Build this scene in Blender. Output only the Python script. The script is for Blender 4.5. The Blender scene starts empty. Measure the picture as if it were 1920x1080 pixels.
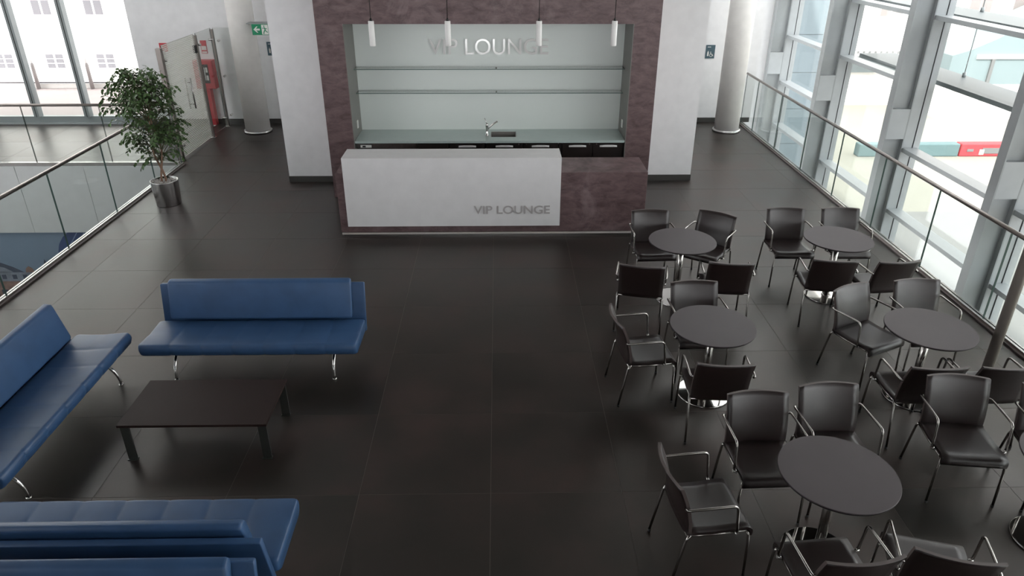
import bpy, bmesh, math, random
from mathutils import Vector, Matrix

random.seed(7)
C = bpy.context.scene.collection
PI = math.pi
R = math.radians

# ------------------------------------------------------------------ camera, world, sun, exposure
sc = bpy.context.scene
cd = bpy.data.cameras.new('camera')
cd.sensor_fit = 'HORIZONTAL'
cd.sensor_width = 36.0
cd.lens = 36.0 * 1343.65 / 1920.0
cd.clip_end = 500
cam = bpy.data.objects.new('camera', cd)
C.objects.link(cam)
cam.matrix_world = (Matrix.Translation((0, 0, 3.864)) @ Matrix.Rotation(-0.0195685, 4, 'Z')
                    @ Matrix.Rotation(PI / 2 - 0.469359, 4, 'X') @ Matrix.Rotation(0.002115, 4, 'Z'))
sc.camera = cam

w = bpy.data.worlds.new('sky')
sc.world = w
w.use_nodes = True
bg = w.node_tree.nodes['Background']
bg.inputs[0].default_value = (0.97, 0.98, 1.0, 1)
bg.inputs[1].default_value = 1.6

sd = bpy.data.lights.new('sun', 'SUN')
sd.energy = 2.2
sd.angle = R(2)
sd.color = (1, 0.95, 0.88)
sun = bpy.data.objects.new('sun', sd)
C.objects.link(sun)
sun.rotation_euler = Vector((0.35, 0.75, -0.85)).to_track_quat('-Z', 'Y').to_euler()

sc.view_settings.view_transform = 'Standard'
sc.view_settings.look = 'None'
sc.view_settings.gamma = 1
sc.view_settings.exposure = 1.52
sc.view_settings.use_curve_mapping = False
sc.cycles.transparent_max_bounces = 24
sc.cycles.max_bounces = 10
sc.cycles.diffuse_bounces = 5
sc.cycles.caustics_reflective = False
sc.cycles.caustics_refractive = False
sc.cycles.sample_clamp_indirect = 6


# ------------------------------------------------------------------ materials
def lin(c):
    return tuple((x / 255 / 12.92) if x / 255 <= 0.04045 else ((x / 255 + 0.055) / 1.055) ** 2.4 for x in c) + (1,)


def mat(name, rgb, rough=0.5, metal=0.0, spec=0.5, var=0.0, scale=6.0, bump=0.0, bscale=60.0, rvar=0.0, stretch=None, coat=0.0):
    """Procedural material: noise drives a little colour, roughness and relief."""
    m = bpy.data.materials.new(name)
    m.use_nodes = True
    nt = m.node_tree
    b = nt.nodes['Principled BSDF']
    b.inputs['Roughness'].default_value = rough
    b.inputs['Metallic'].default_value = metal
    b.inputs['Specular IOR Level'].default_value = spec
    if coat:
        b.inputs['Coat Weight'].default_value = coat
        b.inputs['Coat Roughness'].default_value = 0.25
    base = lin(rgb)
    tc = nt.nodes.new('ShaderNodeTexCoord')
    mp = nt.nodes.new('ShaderNodeMapping')
    nt.links.new(tc.outputs['Object'], mp.inputs[0])
    if stretch:
        mp.inputs['Scale'].default_value = stretch
    n = nt.nodes.new('ShaderNodeTexNoise')
    n.inputs['Scale'].default_value = scale
    n.inputs['Detail'].default_value = 5
    nt.links.new(mp.outputs[0], n.inputs['Vector'])
    cr = nt.nodes.new('ShaderNodeValToRGB')
    v = var if var else 0.03
    cr.color_ramp.elements[0].position = 0.3
    cr.color_ramp.elements[1].position = 0.7
    cr.color_ramp.elements[0].color = tuple(x * (1 - v) for x in base[:3]) + (1,)
    cr.color_ramp.elements[1].color = tuple(min(1, x * (1 + v)) for x in base[:3]) + (1,)
    nt.links.new(n.outputs['Fac'], cr.inputs[0])
    nt.links.new(cr.outputs[0], b.inputs['Base Color'])
    if rvar:
        mr = nt.nodes.new('ShaderNodeMapRange')
        mr.inputs['To Min'].default_value = max(0, rough - rvar)
        mr.inputs['To Max'].default_value = min(1, rough + rvar)
        nt.links.new(n.outputs['Fac'], mr.inputs[0])
        nt.links.new(mr.outputs[0], b.inputs['Roughness'])
    if bump:
        n2 = nt.nodes.new('ShaderNodeTexNoise')
        n2.inputs['Scale'].default_value = bscale
        n2.inputs['Detail'].default_value = 4
        nt.links.new(mp.outputs[0], n2.inputs['Vector'])
        bp = nt.nodes.new('ShaderNodeBump')
        bp.inputs['Strength'].default_value = bump
        bp.inputs['Distance'].default_value = 0.01
        nt.links.new(n2.outputs['Fac'], bp.inputs['Height'])
        nt.links.new(bp.outputs[0], b.inputs['Normal'])
    return m


def glass_mat(name, tint, refl=1.0):
    m = bpy.data.materials.new(name)
    m.use_nodes = True
    nt = m.node_tree
    nt.nodes.remove(nt.nodes['Principled BSDF'])
    t = nt.nodes.new('ShaderNodeBsdfTransparent')
    t.inputs[0].default_value = tint + (1,)
    g = nt.nodes.new('ShaderNodeBsdfGlossy')
    g.inputs['Roughness'].default_value = 0.01
    f = nt.nodes.new('ShaderNodeLayerWeight')          # Schlick: 0.04 + 0.96 * (1 - cos)^5, same on both faces
    f.inputs[0].default_value = 0.5
    pw = nt.nodes.new('ShaderNodeMath')
    pw.operation = 'POWER'
    pw.inputs[1].default_value = 5.0
    nt.links.new(f.outputs['Facing'], pw.inputs[0])
    mm = nt.nodes.new('ShaderNodeMath')
    mm.operation = 'MULTIPLY_ADD'
    mm.inputs[1].default_value = 0.9 * refl
    mm.inputs[2].default_value = 0.035 * refl
    nt.links.new(pw.outputs[0], mm.inputs[0])
    mx = nt.nodes.new('ShaderNodeMixShader')
    nt.links.new(mm.outputs[0], mx.inputs[0])
    nt.links.new(t.outputs[0], mx.inputs[1])
    nt.links.new(g.outputs[0], mx.inputs[2])
    nt.links.new(mx.outputs[0], nt.nodes['Material Output'].inputs[0])
    return m


def striped_glass(name, tint, period, frac):
    """Clear glass with frosted horizontal print lines (world height)."""
    m = glass_mat(name, tint)
    nt = m.node_tree
    out = nt.nodes['Material Output']
    old = out.inputs[0].links[0].from_socket
    tc = nt.nodes.new('ShaderNodeTexCoord')
    sx = nt.nodes.new('ShaderNodeSeparateXYZ')
    nt.links.new(tc.outputs['Object'], sx.inputs[0])
    dv = nt.nodes.new('ShaderNodeMath'); dv.operation = 'DIVIDE'; dv.inputs[1].default_value = period
    nt.links.new(sx.outputs['Z'], dv.inputs[0])
    fr = nt.nodes.new('ShaderNodeMath'); fr.operation = 'FRACT'
    nt.links.new(dv.outputs[0], fr.inputs[0])
    lt = nt.nodes.new('ShaderNodeMath'); lt.operation = 'LESS_THAN'; lt.inputs[1].default_value = frac
    nt.links.new(fr.outputs[0], lt.inputs[0])
    d = nt.nodes.new('ShaderNodeBsdfDiffuse'); d.inputs[0].default_value = lin((205, 205, 200))
    tl = nt.nodes.new('ShaderNodeBsdfTranslucent'); tl.inputs[0].default_value = lin((205, 205, 200))
    ad = nt.nodes.new('ShaderNodeMixShader'); ad.inputs[0].default_value = 0.5
    nt.links.new(d.outputs[0], ad.inputs[1]); nt.links.new(tl.outputs[0], ad.inputs[2])
    ms = nt.nodes.new('ShaderNodeMath'); ms.operation = 'MULTIPLY'; ms.inputs[1].default_value = 0.9
    nt.links.new(lt.outputs[0], ms.inputs[0])
    mx = nt.nodes.new('ShaderNodeMixShader')
    nt.links.new(ms.outputs[0], mx.inputs[0])
    nt.links.new(old, mx.inputs[1]); nt.links.new(ad.outputs[0], mx.inputs[2])
    nt.links.new(mx.outputs[0], out.inputs[0])
    return m


def tile_mat():
    m = bpy.data.materials.new('dark_stone_tile')
    m.use_nodes = True
    nt = m.node_tree
    b = nt.nodes['Principled BSDF']
    tc = nt.nodes.new('ShaderNodeTexCoord')
    oi = nt.nodes.new('ShaderNodeObjectInfo')
    sc_ = nt.nodes.new('ShaderNodeMath'); sc_.operation = 'MULTIPLY'; sc_.inputs[1].default_value = 37.0
    nt.links.new(oi.outputs['Random'], sc_.inputs[0])
    ad = nt.nodes.new('ShaderNodeVectorMath'); ad.operation = 'ADD'
    nt.links.new(tc.outputs['Object'], ad.inputs[0]); nt.links.new(sc_.outputs[0], ad.inputs[1])
    n = nt.nodes.new('ShaderNodeTexNoise'); n.inputs['Scale'].default_value = 1.7; n.inputs['Detail'].default_value = 6
    nt.links.new(ad.outputs[0], n.inputs['Vector'])
    cr = nt.nodes.new('ShaderNodeValToRGB')
    e = cr.color_ramp.elements
    e[0].position = 0.3; e[0].color = lin((31, 31, 28))
    e[1].position = 0.72; e[1].color = lin((58, 46, 43))
    x = e.new(0.5); x.color = lin((43, 38, 35))
    nt.links.new(n.outputs['Fac'], cr.inputs[0])
    nt.links.new(cr.outputs[0], b.inputs['Base Color'])
    mr = nt.nodes.new('ShaderNodeMapRange')
    mr.inputs['To Min'].default_value = 0.3; mr.inputs['To Max'].default_value = 0.45
    nt.links.new(n.outputs['Fac'], mr.inputs[0])
    nt.links.new(mr.outputs[0], b.inputs['Roughness'])
    b.inputs['Specular IOR Level'].default_value = 0.72
    b.inputs['Specular Tint'].default_value = (1, 0.91, 0.86, 1)
    n2 = nt.nodes.new('ShaderNodeTexNoise'); n2.inputs['Scale'].default_value = 30
    nt.links.new(ad.outputs[0], n2.inputs['Vector'])
    bp = nt.nodes.new('ShaderNodeBump'); bp.inputs['Strength'].default_value = 0.03; bp.inputs['Distance'].default_value = 0.01
    nt.links.new(n2.outputs['Fac'], bp.inputs['Height']); nt.links.new(bp.outputs[0], b.inputs['Normal'])
    return m


def plaster_mat():
    m = bpy.data.materials.new('brown_polished_plaster')
    m.use_nodes = True
    nt = m.node_tree
    b = nt.nodes['Principled BSDF']
    tc = nt.nodes.new('ShaderNodeTexCoord')
    mp = nt.nodes.new('ShaderNodeMapping')
    mp.inputs['Scale'].default_value = (1.0, 1.0, 2.2)
    nt.links.new(tc.outputs['Object'], mp.inputs[0])
    n = nt.nodes.new('ShaderNodeTexNoise'); n.inputs['Scale'].default_value = 4.5; n.inputs['Detail'].default_value = 12
    n.inputs['Roughness'].default_value = 0.68
    n.inputs['Distortion'].default_value = 0.5
    nt.links.new(mp.outputs[0], n.inputs['Vector'])
    cr = nt.nodes.new('ShaderNodeValToRGB')
    e = cr.color_ramp.elements
    e[0].position = 0.33; e[0].color = lin((76, 58, 59))
    e[1].position = 0.78; e[1].color = lin((126, 104, 106))
    x = e.new(0.52); x.color = lin((103, 83, 84))
    nt.links.new(n.outputs['Fac'], cr.inputs[0])
    # pale trowel smears
    n3 = nt.nodes.new('ShaderNodeTexNoise'); n3.inputs['Scale'].default_value = 1.3; n3.inputs['Detail'].default_value = 9
    n3.inputs['Roughness'].default_value = 0.7; n3.inputs['Distortion'].default_value = 1.2
    nt.links.new(tc.outputs['Object'], n3.inputs['Vector'])
    c3 = nt.nodes.new('ShaderNodeValToRGB')
    c3.color_ramp.elements[0].position = 0.53; c3.color_ramp.elements[0].color = (0, 0, 0, 1)
    c3.color_ramp.elements[1].position = 0.75; c3.color_ramp.elements[1].color = (0.6, 0.6, 0.6, 1)
    nt.links.new(n3.outputs['Fac'], c3.inputs[0])
    mxc = nt.nodes.new('ShaderNodeMixRGB'); mxc.inputs[2].default_value = lin((146, 128, 130))
    nt.links.new(c3.outputs[0], mxc.inputs[0]); nt.links.new(cr.outputs[0], mxc.inputs[1])
    nt.links.new(mxc.outputs[0], b.inputs['Base Color'])
    mr = nt.nodes.new('ShaderNodeMapRange')
    mr.inputs['To Min'].default_value = 0.55; mr.inputs['To Max'].default_value = 0.3
    nt.links.new(n.outputs['Fac'], mr.inputs[0]); nt.links.new(mr.outputs[0], b.inputs['Roughness'])
    bp = nt.nodes.new('ShaderNodeBump'); bp.inputs['Strength'].default_value = 0.12; bp.inputs['Distance'].default_value = 0.02
    nt.links.new(n.outputs['Fac'], bp.inputs['Height']); nt.links.new(bp.outputs[0], b.inputs['Normal'])
    return m


def opal_mat():
    m = bpy.data.materials.new('opal_glass')
    m.use_nodes = True
    nt = m.node_tree
    nt.nodes.remove(nt.nodes['Principled BSDF'])
    t = nt.nodes.new('ShaderNodeBsdfTranslucent')
    t.inputs[0].default_value = (0.75, 0.77, 0.77, 1)
    nt.links.new(t.outputs[0], nt.nodes['Material Output'].inputs[0])
    return m


M = dict(
    opal=opal_mat(), darkceil=mat('added_dark_ceiling', (104, 102, 102), 0.8),
    tile=tile_mat(), plaster=plaster_mat(),
    grout=mat('grout', (112, 106, 99), 0.7),
    white=mat('white_paint', (243, 242, 243), 0.6, bump=0.02, bscale=200),
    column=mat('white_column_paint', (250, 246, 242), 0.55),
    ceiling=mat('ceiling_paint', (236, 236, 236), 0.8),
    skirt=mat('dark_skirting', (66, 65, 62), 0.5),
    lacquer=mat('white_lacquer', (224, 222, 222), 0.4),
    niche=mat('niche_glass_panel', (222, 228, 224), 0.28, var=0.015, scale=1.0),
    reveal=mat('grey_reveal', (118, 117, 113), 0.45),
    steel=mat('brushed_steel', (190, 188, 186), 0.25, 1.0, var=0.08, scale=14, stretch=(1, 1, 0.05)),
    pot=mat('pot_steel', (176, 173, 172), 0.24, 1.0, var=0.06, scale=14, stretch=(1, 1, 0.05)),
    chrome=mat('chrome', (205, 203, 200), 0.07, 1.0),
    tube=mat('satin_chrome_tube', (178, 174, 170), 0.18, 1.0),
    rail=mat('handrail_steel', (150, 142, 138), 0.3, 1.0, var=0.05),
    leather=mat('dark_brown_leather', (38, 27, 26), 0.37, spec=0.85, var=0.12, scale=20, bump=0.06, bscale=220),
    stitch=mat('leather_edge', (84, 74, 72), 0.5),
    black=mat('black_plastic', (22, 22, 22), 0.5),
    tabletop=mat('dark_taupe_tabletop', (76, 68, 71), 0.5, spec=0.35, var=0.05, scale=3),
    tabledge=mat('dark_table_edge', (34, 30, 30), 0.4),
    blue=mat('blue_leather', (58, 88, 126), 0.4, var=0.10, scale=5, bump=0.05, bscale=150),
    bluedark=mat('blue_seam', (22, 42, 72), 0.6),
    coffee=mat('dark_brown_table', (46, 34, 32), 0.5, spec=0.15, var=0.06, scale=3),
    darksteel=mat('dark_steel_leg', (112, 116, 112), 0.35, 0.9),
    cabinet=mat('black_brown_cabinet', (34, 29, 28), 0.3, var=0.08, scale=4, stretch=(1, 1, 8)),
    worktop=mat('green_glass_worktop', (180, 194, 190), 0.15, var=0.02),
    sink=mat('sink_steel', (140, 136, 133), 0.4, 0.35),
    facade=mat('grey_steel_paint', (158, 162, 163), 0.45),
    mullion=mat('light_aluminium', (176, 180, 182), 0.4),
    gasket=mat('black_gasket', (38, 38, 40), 0.6),
    sill=mat('grey_window_frame', (150, 156, 157), 0.45),
    fascia=mat('light_grey_fascia', (208, 210, 210), 0.55),
    seam=mat('fascia_seam', (110, 112, 112), 0.7),
    mural=mat('mural_sky_blue', (120, 138, 158), 0.6, var=0.12, scale=0.6),
    muraldark=mat('mural_dark_blue', (52, 72, 112), 0.6, var=0.15, scale=3),
    muralline=mat('mural_pale_line', (118, 134, 162), 0.6),
    muralbrick=mat('mural_brick_print', (138, 114, 106), 0.7, var=0.25, scale=9),
    muralband=mat('mural_cornice_print', (128, 136, 148), 0.7, var=0.25, scale=7),
    muralroof=mat('mural_roof_print', (74, 82, 98), 0.7, var=0.2, scale=5),
    glass=glass_mat('rail_glass', (0.935, 0.957, 0.95)),
    pane=glass_mat('window_glass', (0.975, 0.985, 0.98)),
    shelfglass=glass_mat('shelf_glass', (0.98, 0.992, 0.988)),
    glassedge=mat('glass_edge', (66, 88, 82), 0.2),
    shelfedge=mat('shelf_edge', (100, 118, 112), 0.2),
    striped=striped_glass('striped_glass', (0.95, 0.96, 0.95), 0.03, 0.62),
    frost=glass_mat('door_glass', (0.93, 0.94, 0.93)),
    red=mat('red_paint', (196, 58, 66), 0.45),
    redsign=mat('red_sign', (206, 62, 70), 0.5),
    green=mat('exit_green', (16, 142, 98), 0.5),
    signwhite=mat('sign_white', (235, 235, 230), 0.5),
    signblue=mat('sign_slate_blue', (74, 98, 108), 0.5),
    leaf=mat('leaf_green', (70, 94, 54), 0.36, var=0.4, scale=3),
    bark=mat('bark', (146, 116, 98), 0.8, var=0.25, scale=25, bump=0.3, bscale=60),
    twig=mat('twig_bark', (92, 92, 66), 0.8, var=0.2, scale=20),
    pebble=mat('white_pebble', (202, 196, 192), 0.8, var=0.15, scale=30),
    lamp=mat('white_lamp', (240, 238, 236), 0.4),
    terrace=mat('terrace_paving', (172, 160, 158), 0.8, var=0.04, scale=2),
    hull=mat('white_facade_paint', (244, 240, 236), 0.6),
    bollard=mat('bollard_paint', (150, 143, 142), 0.6),
    hullwin=mat('hull_window', (98, 95, 99), 0.3, var=0.1, scale=1),
    quay=mat('concrete_quay', (142, 140, 130), 0.9, var=0.12, scale=0.15),
    road=mat('grey_road', (118, 118, 116), 0.9, var=0.06, scale=0.3),
    wing=mat('pale_blue_cladding', (124, 137, 143), 0.5, var=0.02),
    hill=mat('pale_hill', (126, 141, 144), 0.9, var=0.1, scale=0.1),
    shelf=mat('grey_sunshade', (98, 106, 108), 0.5),
    teal=mat('teal_barrier', (88, 112, 114), 0.7),
    barrier=mat('red_barrier', (170, 60, 66), 0.6),
    lower=mat('lower_floor', (96, 94, 92), 0.35),
    brushed=mat('letter_grey', (176, 171, 170), 0.4, 0.1),
    pole=mat('satin_pole', (176, 168, 160), 0.4, 0.55),
    sign=mat('sign_chrome', (236, 234, 232), 0.1, 0.2),
    foot=mat('satin_foot_bar', (206, 198, 194), 0.35, 0.3),
    paleglass=mat('pale_window', (150, 142, 140), 0.3),
)


# ------------------------------------------------------------------ mesh helpers
class MB:
    def __init__(self):
        self.v = []; self.f = []; self.mi = []; self.sm = []

    def add(self, vs, fs, mi=0, smooth=False):
        o = len(self.v)
        self.v += [tuple(p) for p in vs]
        for q in fs:
            self.f.append(tuple(i + o for i in q)); self.mi.append(mi); self.sm.append(smooth)
        return self

    def box(self, x0, x1, y0, y1, z0, z1, mi=0, side=None):
        vs = [(x0, y0, z0), (x1, y0, z0), (x1, y1, z0), (x0, y1, z0), (x0, y0, z1), (x1, y0, z1), (x1, y1, z1), (x0, y1, z1)]
        fs = [(0, 3, 2, 1), (4, 5, 6, 7), (0, 1, 5, 4), (1, 2, 6, 5), (2, 3, 7, 6), (3, 0, 4, 7)]
        o = len(self.v)
        self.v += vs
        d = (x1 - x0, y1 - y0, z1 - z0)
        thin = d.index(min(d))
        for k, q in enumerate(fs):
            ax = 2 if k < 2 else (1 if k in (2, 4) else 0)
            self.f.append(tuple(i + o for i in q))
            self.mi.append(side if (side is not None and ax != thin) else mi)
            self.sm.append(False)
        return self

    def tube(self, pts, r, n=8, mi=0, caps=True, closed=False):
        pts = [Vector(p) for p in pts]
        rs = r if isinstance(r, (list, tuple)) else [r] * len(pts)
        m = len(pts)
        prev = None
        rings = []
        for i, p in enumerate(pts):
            if closed:
                t = pts[(i + 1) % m] - pts[i - 1]
            else:
                t = (pts[min(i + 1, m - 1)] - pts[max(i - 1, 0)])
            t.normalize()
            if prev is None:
                a = Vector((0, 0, 1)) if abs(t.z) < 0.9 else Vector((1, 0, 0))
                u = t.cross(a).normalized()
            else:
                u = (prev - t * prev.dot(t)).normalized()
            prev = u
            b = t.cross(u)
            rings.append([p + (u * math.cos(2 * PI * k / n) + b * math.sin(2 * PI * k / n)) * rs[i] for k in range(n)])
        vs = [q for ring in rings for q in ring]
        fs = []
        for i in range(m if closed else m - 1):
            j = (i + 1) % m
            for k in range(n):
                fs.append((i * n + k, i * n + (k + 1) % n, j * n + (k + 1) % n, j * n + k))
        self.add(vs, fs, mi, True)
        if caps and not closed:
            o = len(self.v) - len(vs)
            self.f.append(tuple(o + k for k in reversed(range(n)))); self.mi.append(mi); self.sm.append(False)
            self.f.append(tuple(o + (m - 1) * n + k for k in range(n))); self.mi.append(mi); self.sm.append(False)
        return self

    def lathe(self, prof, n=32, cx=0, cy=0, mi=0, mis=None, cap=True):
        vs = []
        for (r, z) in prof:
            vs += [(cx + r * math.cos(2 * PI * k / n), cy + r * math.sin(2 * PI * k / n), z) for k in range(n)]
        o = len(self.v)
        self.v += vs
        for i in range(len(prof) - 1):
            for k in range(n):
                self.f.append((o + i * n + k, o + i * n + (k + 1) % n, o + (i + 1) * n + (k + 1) % n, o + (i + 1) * n + k))
                self.mi.append(mis[i] if mis else mi); self.sm.append(True)
        if cap:
            self.f.append(tuple(o + k for k in reversed(range(n)))); self.mi.append(mi); self.sm.append(False)
            e = o + (len(prof) - 1) * n
            self.f.append(tuple(e + k for k in range(n))); self.mi.append(mis[-1] if mis else mi); self.sm.append(False)
        return self

    def sheet(self, fn, nu, nv, mi=0):
        """closed slab between two surfaces: fn(u,v,side)"""
        vs = []
        for s in (0, 1):
            for i in range(nu + 1):
                for j in range(nv + 1):
                    vs.append(fn(i / nu, j / nv, s))
        def ix(s, i, j): return s * (nu + 1) * (nv + 1) + i * (nv + 1) + j
        fs = []
        for i in range(nu):
            for j in range(nv):
                fs.append((ix(0, i, j), ix(0, i + 1, j), ix(0, i + 1, j + 1), ix(0, i, j + 1)))
                fs.append((ix(1, i, j), ix(1, i, j + 1), ix(1, i + 1, j + 1), ix(1, i + 1, j)))
        self.add(vs, fs, mi, True)
        o = len(self.v) - len(vs)
        rim = []
        for i in range(nu):
            rim.append((ix(0, i, 0), ix(1, i, 0), ix(1, i + 1, 0), ix(0, i + 1, 0)))
            rim.append((ix(0, i, nv), ix(0, i + 1, nv), ix(1, i + 1, nv), ix(1, i, nv)))
        for j in range(nv):
            rim.append((ix(0, 0, j), ix(0, 0, j + 1), ix(1, 0, j + 1), ix(1, 0, j)))
            rim.append((ix(0, nu, j), ix(1, nu, j), ix(1, nu, j + 1), ix(0, nu, j + 1)))
        for q in rim:
            self.f.append(tuple(o + k for k in q)); self.mi.append(mi if not hasattr(self, 'rim') else self.rim); self.sm.append(False)
        return self

    def mesh(self, name, mats):
        me = bpy.data.meshes.new(name)
        me.from_pydata(self.v, [], self.f)
        for q in (mats if isinstance(mats, (list, tuple)) else [mats]):
            me.materials.append(q)
        me.polygons.foreach_set('material_index', self.mi)
        me.polygons.foreach_set('use_smooth', self.sm)
        me.update()
        bm = bmesh.new(); bm.from_mesh(me)
        bmesh.ops.recalc_face_normals(bm, faces=bm.faces)
        bm.to_mesh(me); bm.free()
        return me

    def build(self, name, mats, parent=None, bevel=0.0, seg=2):
        o = bpy.data.objects.new(name, self.mesh(name, mats))
        C.objects.link(o)
        if parent is not None:
            o.parent = parent
        if bevel:
            b = o.modifiers.new('bevel', 'BEVEL')
            b.width = bevel; b.segments = seg; b.limit_method = 'ANGLE'; b.angle_limit = R(40)
        return o


def tag(o, label, cat, group=None):
    o['label'] = label; o['category'] = cat
    if group: o['group'] = group
    return o


def thing(name, label, cat, loc=(0, 0, 0), rot=0.0, group=None):
    o = bpy.data.objects.new(name, None)
    C.objects.link(o)
    o.empty_display_size = 0.1
    o.location = loc; o.rotation_euler = (0, 0, rot)
    return tag(o, label, cat, group)


def struct(o):
    o['kind'] = 'structure'
    return o


def dup(root, loc, rot, label, group=None):
    r = root.copy(); C.objects.link(r)
    r.location = loc; r.rotation_euler = (0, 0, rot); r['label'] = label
    if group: r['group'] = group
    for ch in list(root.children):
        c = ch.copy(); C.objects.link(c); c.parent = r
        for g in list(ch.children):
            d = g.copy(); C.objects.link(d); d.parent = c
    return r


def arc(cx, cy, r, a0, a1, n=6):
    return [(cx + r * math.cos(R(a0 + (a1 - a0) * i / n)), cy + r * math.sin(R(a0 + (a1 - a0) * i / n))) for i in range(n + 1)]


# ------------------------------------------------------------------ the shell
LX, RX = -5.72, 5.32          # floor edges of the lounge deck
BY = 15.62                    # back wall face
LOW = -4.2                    # lower floor and quay level
CEIL = 5.6

floor = struct(MB().box(LX, RX, -3, BY, -0.35, -0.0015).box(-14, LX, 12.62, BY, -0.35, -0.0015).build('floor', M['grout']))
x_lines = [LX] + [-0.077 + k for k in range(-5, 6)] + [RX]
y_lines = [-3.0] + [4.164 - 7 + k for k in range(0, 19)] + [BY]
GAP = 0.0022
full = None
def lay_tile(xa, xb, ya, yb):
    global full
    wx, wy = xb - xa - 2 * GAP, yb - ya - 2 * GAP
    if wx < 0.03 or wy < 0.03: return
    if full is None:
        full = MB().box(-0.5, 0.5, -0.5, 0.5, -0.0015, 0.0).mesh('tile', M['tile'])
    o = bpy.data.objects.new('tile', full)
    C.objects.link(o); o.parent = floor
    o.location = ((xa + xb) / 2, (ya + yb) / 2, 0); o.scale = (wx, wy, 1)
for i in range(len(x_lines) - 1):
    for j in range(len(y_lines) - 1):
        lay_tile(x_lines[i], x_lines[i + 1], y_lines[j], y_lines[j + 1])
wl = [-14.0] + [-0.077 + k for k in range(-13, -5)] + [LX]
wy = [12.62] + [13.164 + k for k in range(3)] + [BY]
for i in range(len(wl) - 1):
    for j in range(len(wy) - 1):
        lay_tile(wl[i], wl[i + 1], wy[j], wy[j + 1])

cl_ = struct(MB().box(-6.6, 3.4, -9, BY + 6, CEIL, CEIL + 0.2).box(6.4, 7.3, -9, BY + 6, CEIL, CEIL + 0.2).box(3.4, 6.4, -9, 11.5, CEIL, CEIL + 0.2).box(3.4, 6.4, 15.3, BY + 6, CEIL, CEIL + 0.2).box(-14.2, -6.6, 12.0, BY + 6, CEIL, CEIL + 0.2).box(-14.2, -6.6, -9, 8.6, CEIL, CEIL + 0.2)
             .build('ceiling', M['ceiling']))
for k_ in range(3):      # opal rooflight added over the void to brighten the left side
    MB().box(-14.2, -6.6, 8.6 + 1.6 * k_, 8.72 + 1.6 * k_, CEIL - 0.05, CEIL + 0.2).build('added_rooflight_beam', M['sill'], cl_)
MB().box(-14.2, -6.6, 8.6, 12.0, CEIL + 0.1, CEIL + 0.12).build('added_rooflight_pane', M['opal'], cl_)
MB().box(3.4, 6.4, 11.5, 15.3, CEIL + 0.1, CEIL + 0.12).build('added_rooflight_pane', M['opal'], cl_)  # second rooflight, added to lift the back right column and wall
struct(MB().box(-6.6, 6.5, -9, 5.5, CEIL - 0.25, CEIL - 0.02).build('ceiling_front_added', M['darkceil']))  # unseen dark dropped ceiling, added to cut bounce light over the front
struct(MB().box(-7.53, 5.52, BY, BY + 0.25, 0, CEIL).build('wall_back', M['white']))
wl_ = struct(MB().box(-14.2, -14, -9, BY, LOW, 0.2).build('wall_left', M['white']))
MB().box(-14.2, -14, 3.5, BY, 0.2, CEIL).build('wall_panel', M['white'], wl_)
for k_ in range(4):  # unseen opening near the rear, added to let in more daylight
    MB().box(-14.15, -14.0, -9 + 3.3 * k_, -8.9 + 3.3 * k_, 0.2, CEIL).build('mullion', M['sill'], wl_)
struct(MB().box(-14, -3.5, -9.2, -9, LOW, CEIL).build('wall_rear_added', M['white']))  # unseen partial wall, added to reduce light from behind the camera
# gallery added behind the camera to block low rear light, and wall under it
struct(MB().box(-14, 6.5, -9, -0.25, 1.95, 2.2).build('floor_gallery_added', M['lower']))
wu_ = struct(MB().box(-14, -1.35, -3.2, -3.0, LOW, 1.95).box(0.35, 6.5, -3.2, -3.0, LOW, 1.95).box(-1.35, 0.35, -3.2, -3.0, LOW, -0.3).build('wall_under_gallery', M['white']))
MB().box(-1.35, 0.35, -3.12, -3.1, 0.0, 1.95).build('glass_door', M['pane'], wu_)
struct(MB().box(-7.53, 5.5, BY - 0.015, BY, 0, 0.1).build('baseboard_back', M['skirt']))
# white block that carries the bar surround
blk = struct(MB().box(-3.505, -2.58, 11.62, 13.2, 0.1, CEIL).box(2.32, 3.24, 11.62, 13.2, 0.1, CEIL).box(-2.58, 2.32, 11.62, 13.2, 0.0, CEIL)
             .build('wall_centre', M['white']))
struct(MB().box(-3.51, -2.58, 11.605, 13.2, 0, 0.1).box(2.32, 3.245, 11.605, 13.2, 0, 0.1).build('baseboard_centre', M['skirt']))
struct(MB().box(-16, 6.6, -9, BY, LOW - 0.2, LOW).build('floor_lower', M['lower']))

# wall below the far walkway: fascia panels over a printed mural
und = struct(MB().box(-14, LX, 12.66, 12.8, LOW, -0.35).build('wall_void', M['seam']))
px = [-14, -12.37, -11.15, -9.92, -8.69, -7.465, -6.24, LX]
for a, b in zip(px[:-1], px[1:]):
    MB().box(a + 0.004, b - 0.004, 12.605, 12.66, -1.30, -0.02).build('fascia_panel', M['fascia'], und)

mur = thing('mural', 'printed blue wall mural with dark dome and brick roofs below the far walkway', 'mural', (-10, 12.64, -2.8))
def mp(name, pts, m, y):   # flat printed shape
    o = MB()
    n = len(pts)
    vs = [(x + 10, y - 12.64, z + 2.8) for x, z in pts] + [(x + 10, y - 12.64 + 0.004, z + 2.8) for x, z in pts]
    fs = [tuple(range(n)), tuple(reversed(range(n, 2 * n)))] + [(i, (i + 1) % n, (i + 1) % n + n, i + n) for i in range(n)]
    return o.add(vs, fs).build(name, m, mur)
mp('sky_print', [(-14, LOW + 0.01), (-5.74, LOW + 0.01), (-5.74, -1.305), (-14, -1.305)], M['mural'], 12.636)
dome = [(-8.42, -2.4)] + [(-8.42, -2.0), (-8.40, -1.75), (-8.33, -1.55), (-8.22, -1.4), (-8.1, -1.31), (-6.9, -1.31), (-6.7, -1.6), (-6.6, -2.0), (-6.6, -2.4)]
dm = mp('dome_print', dome, M['muraldark'], 12.628)
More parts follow.
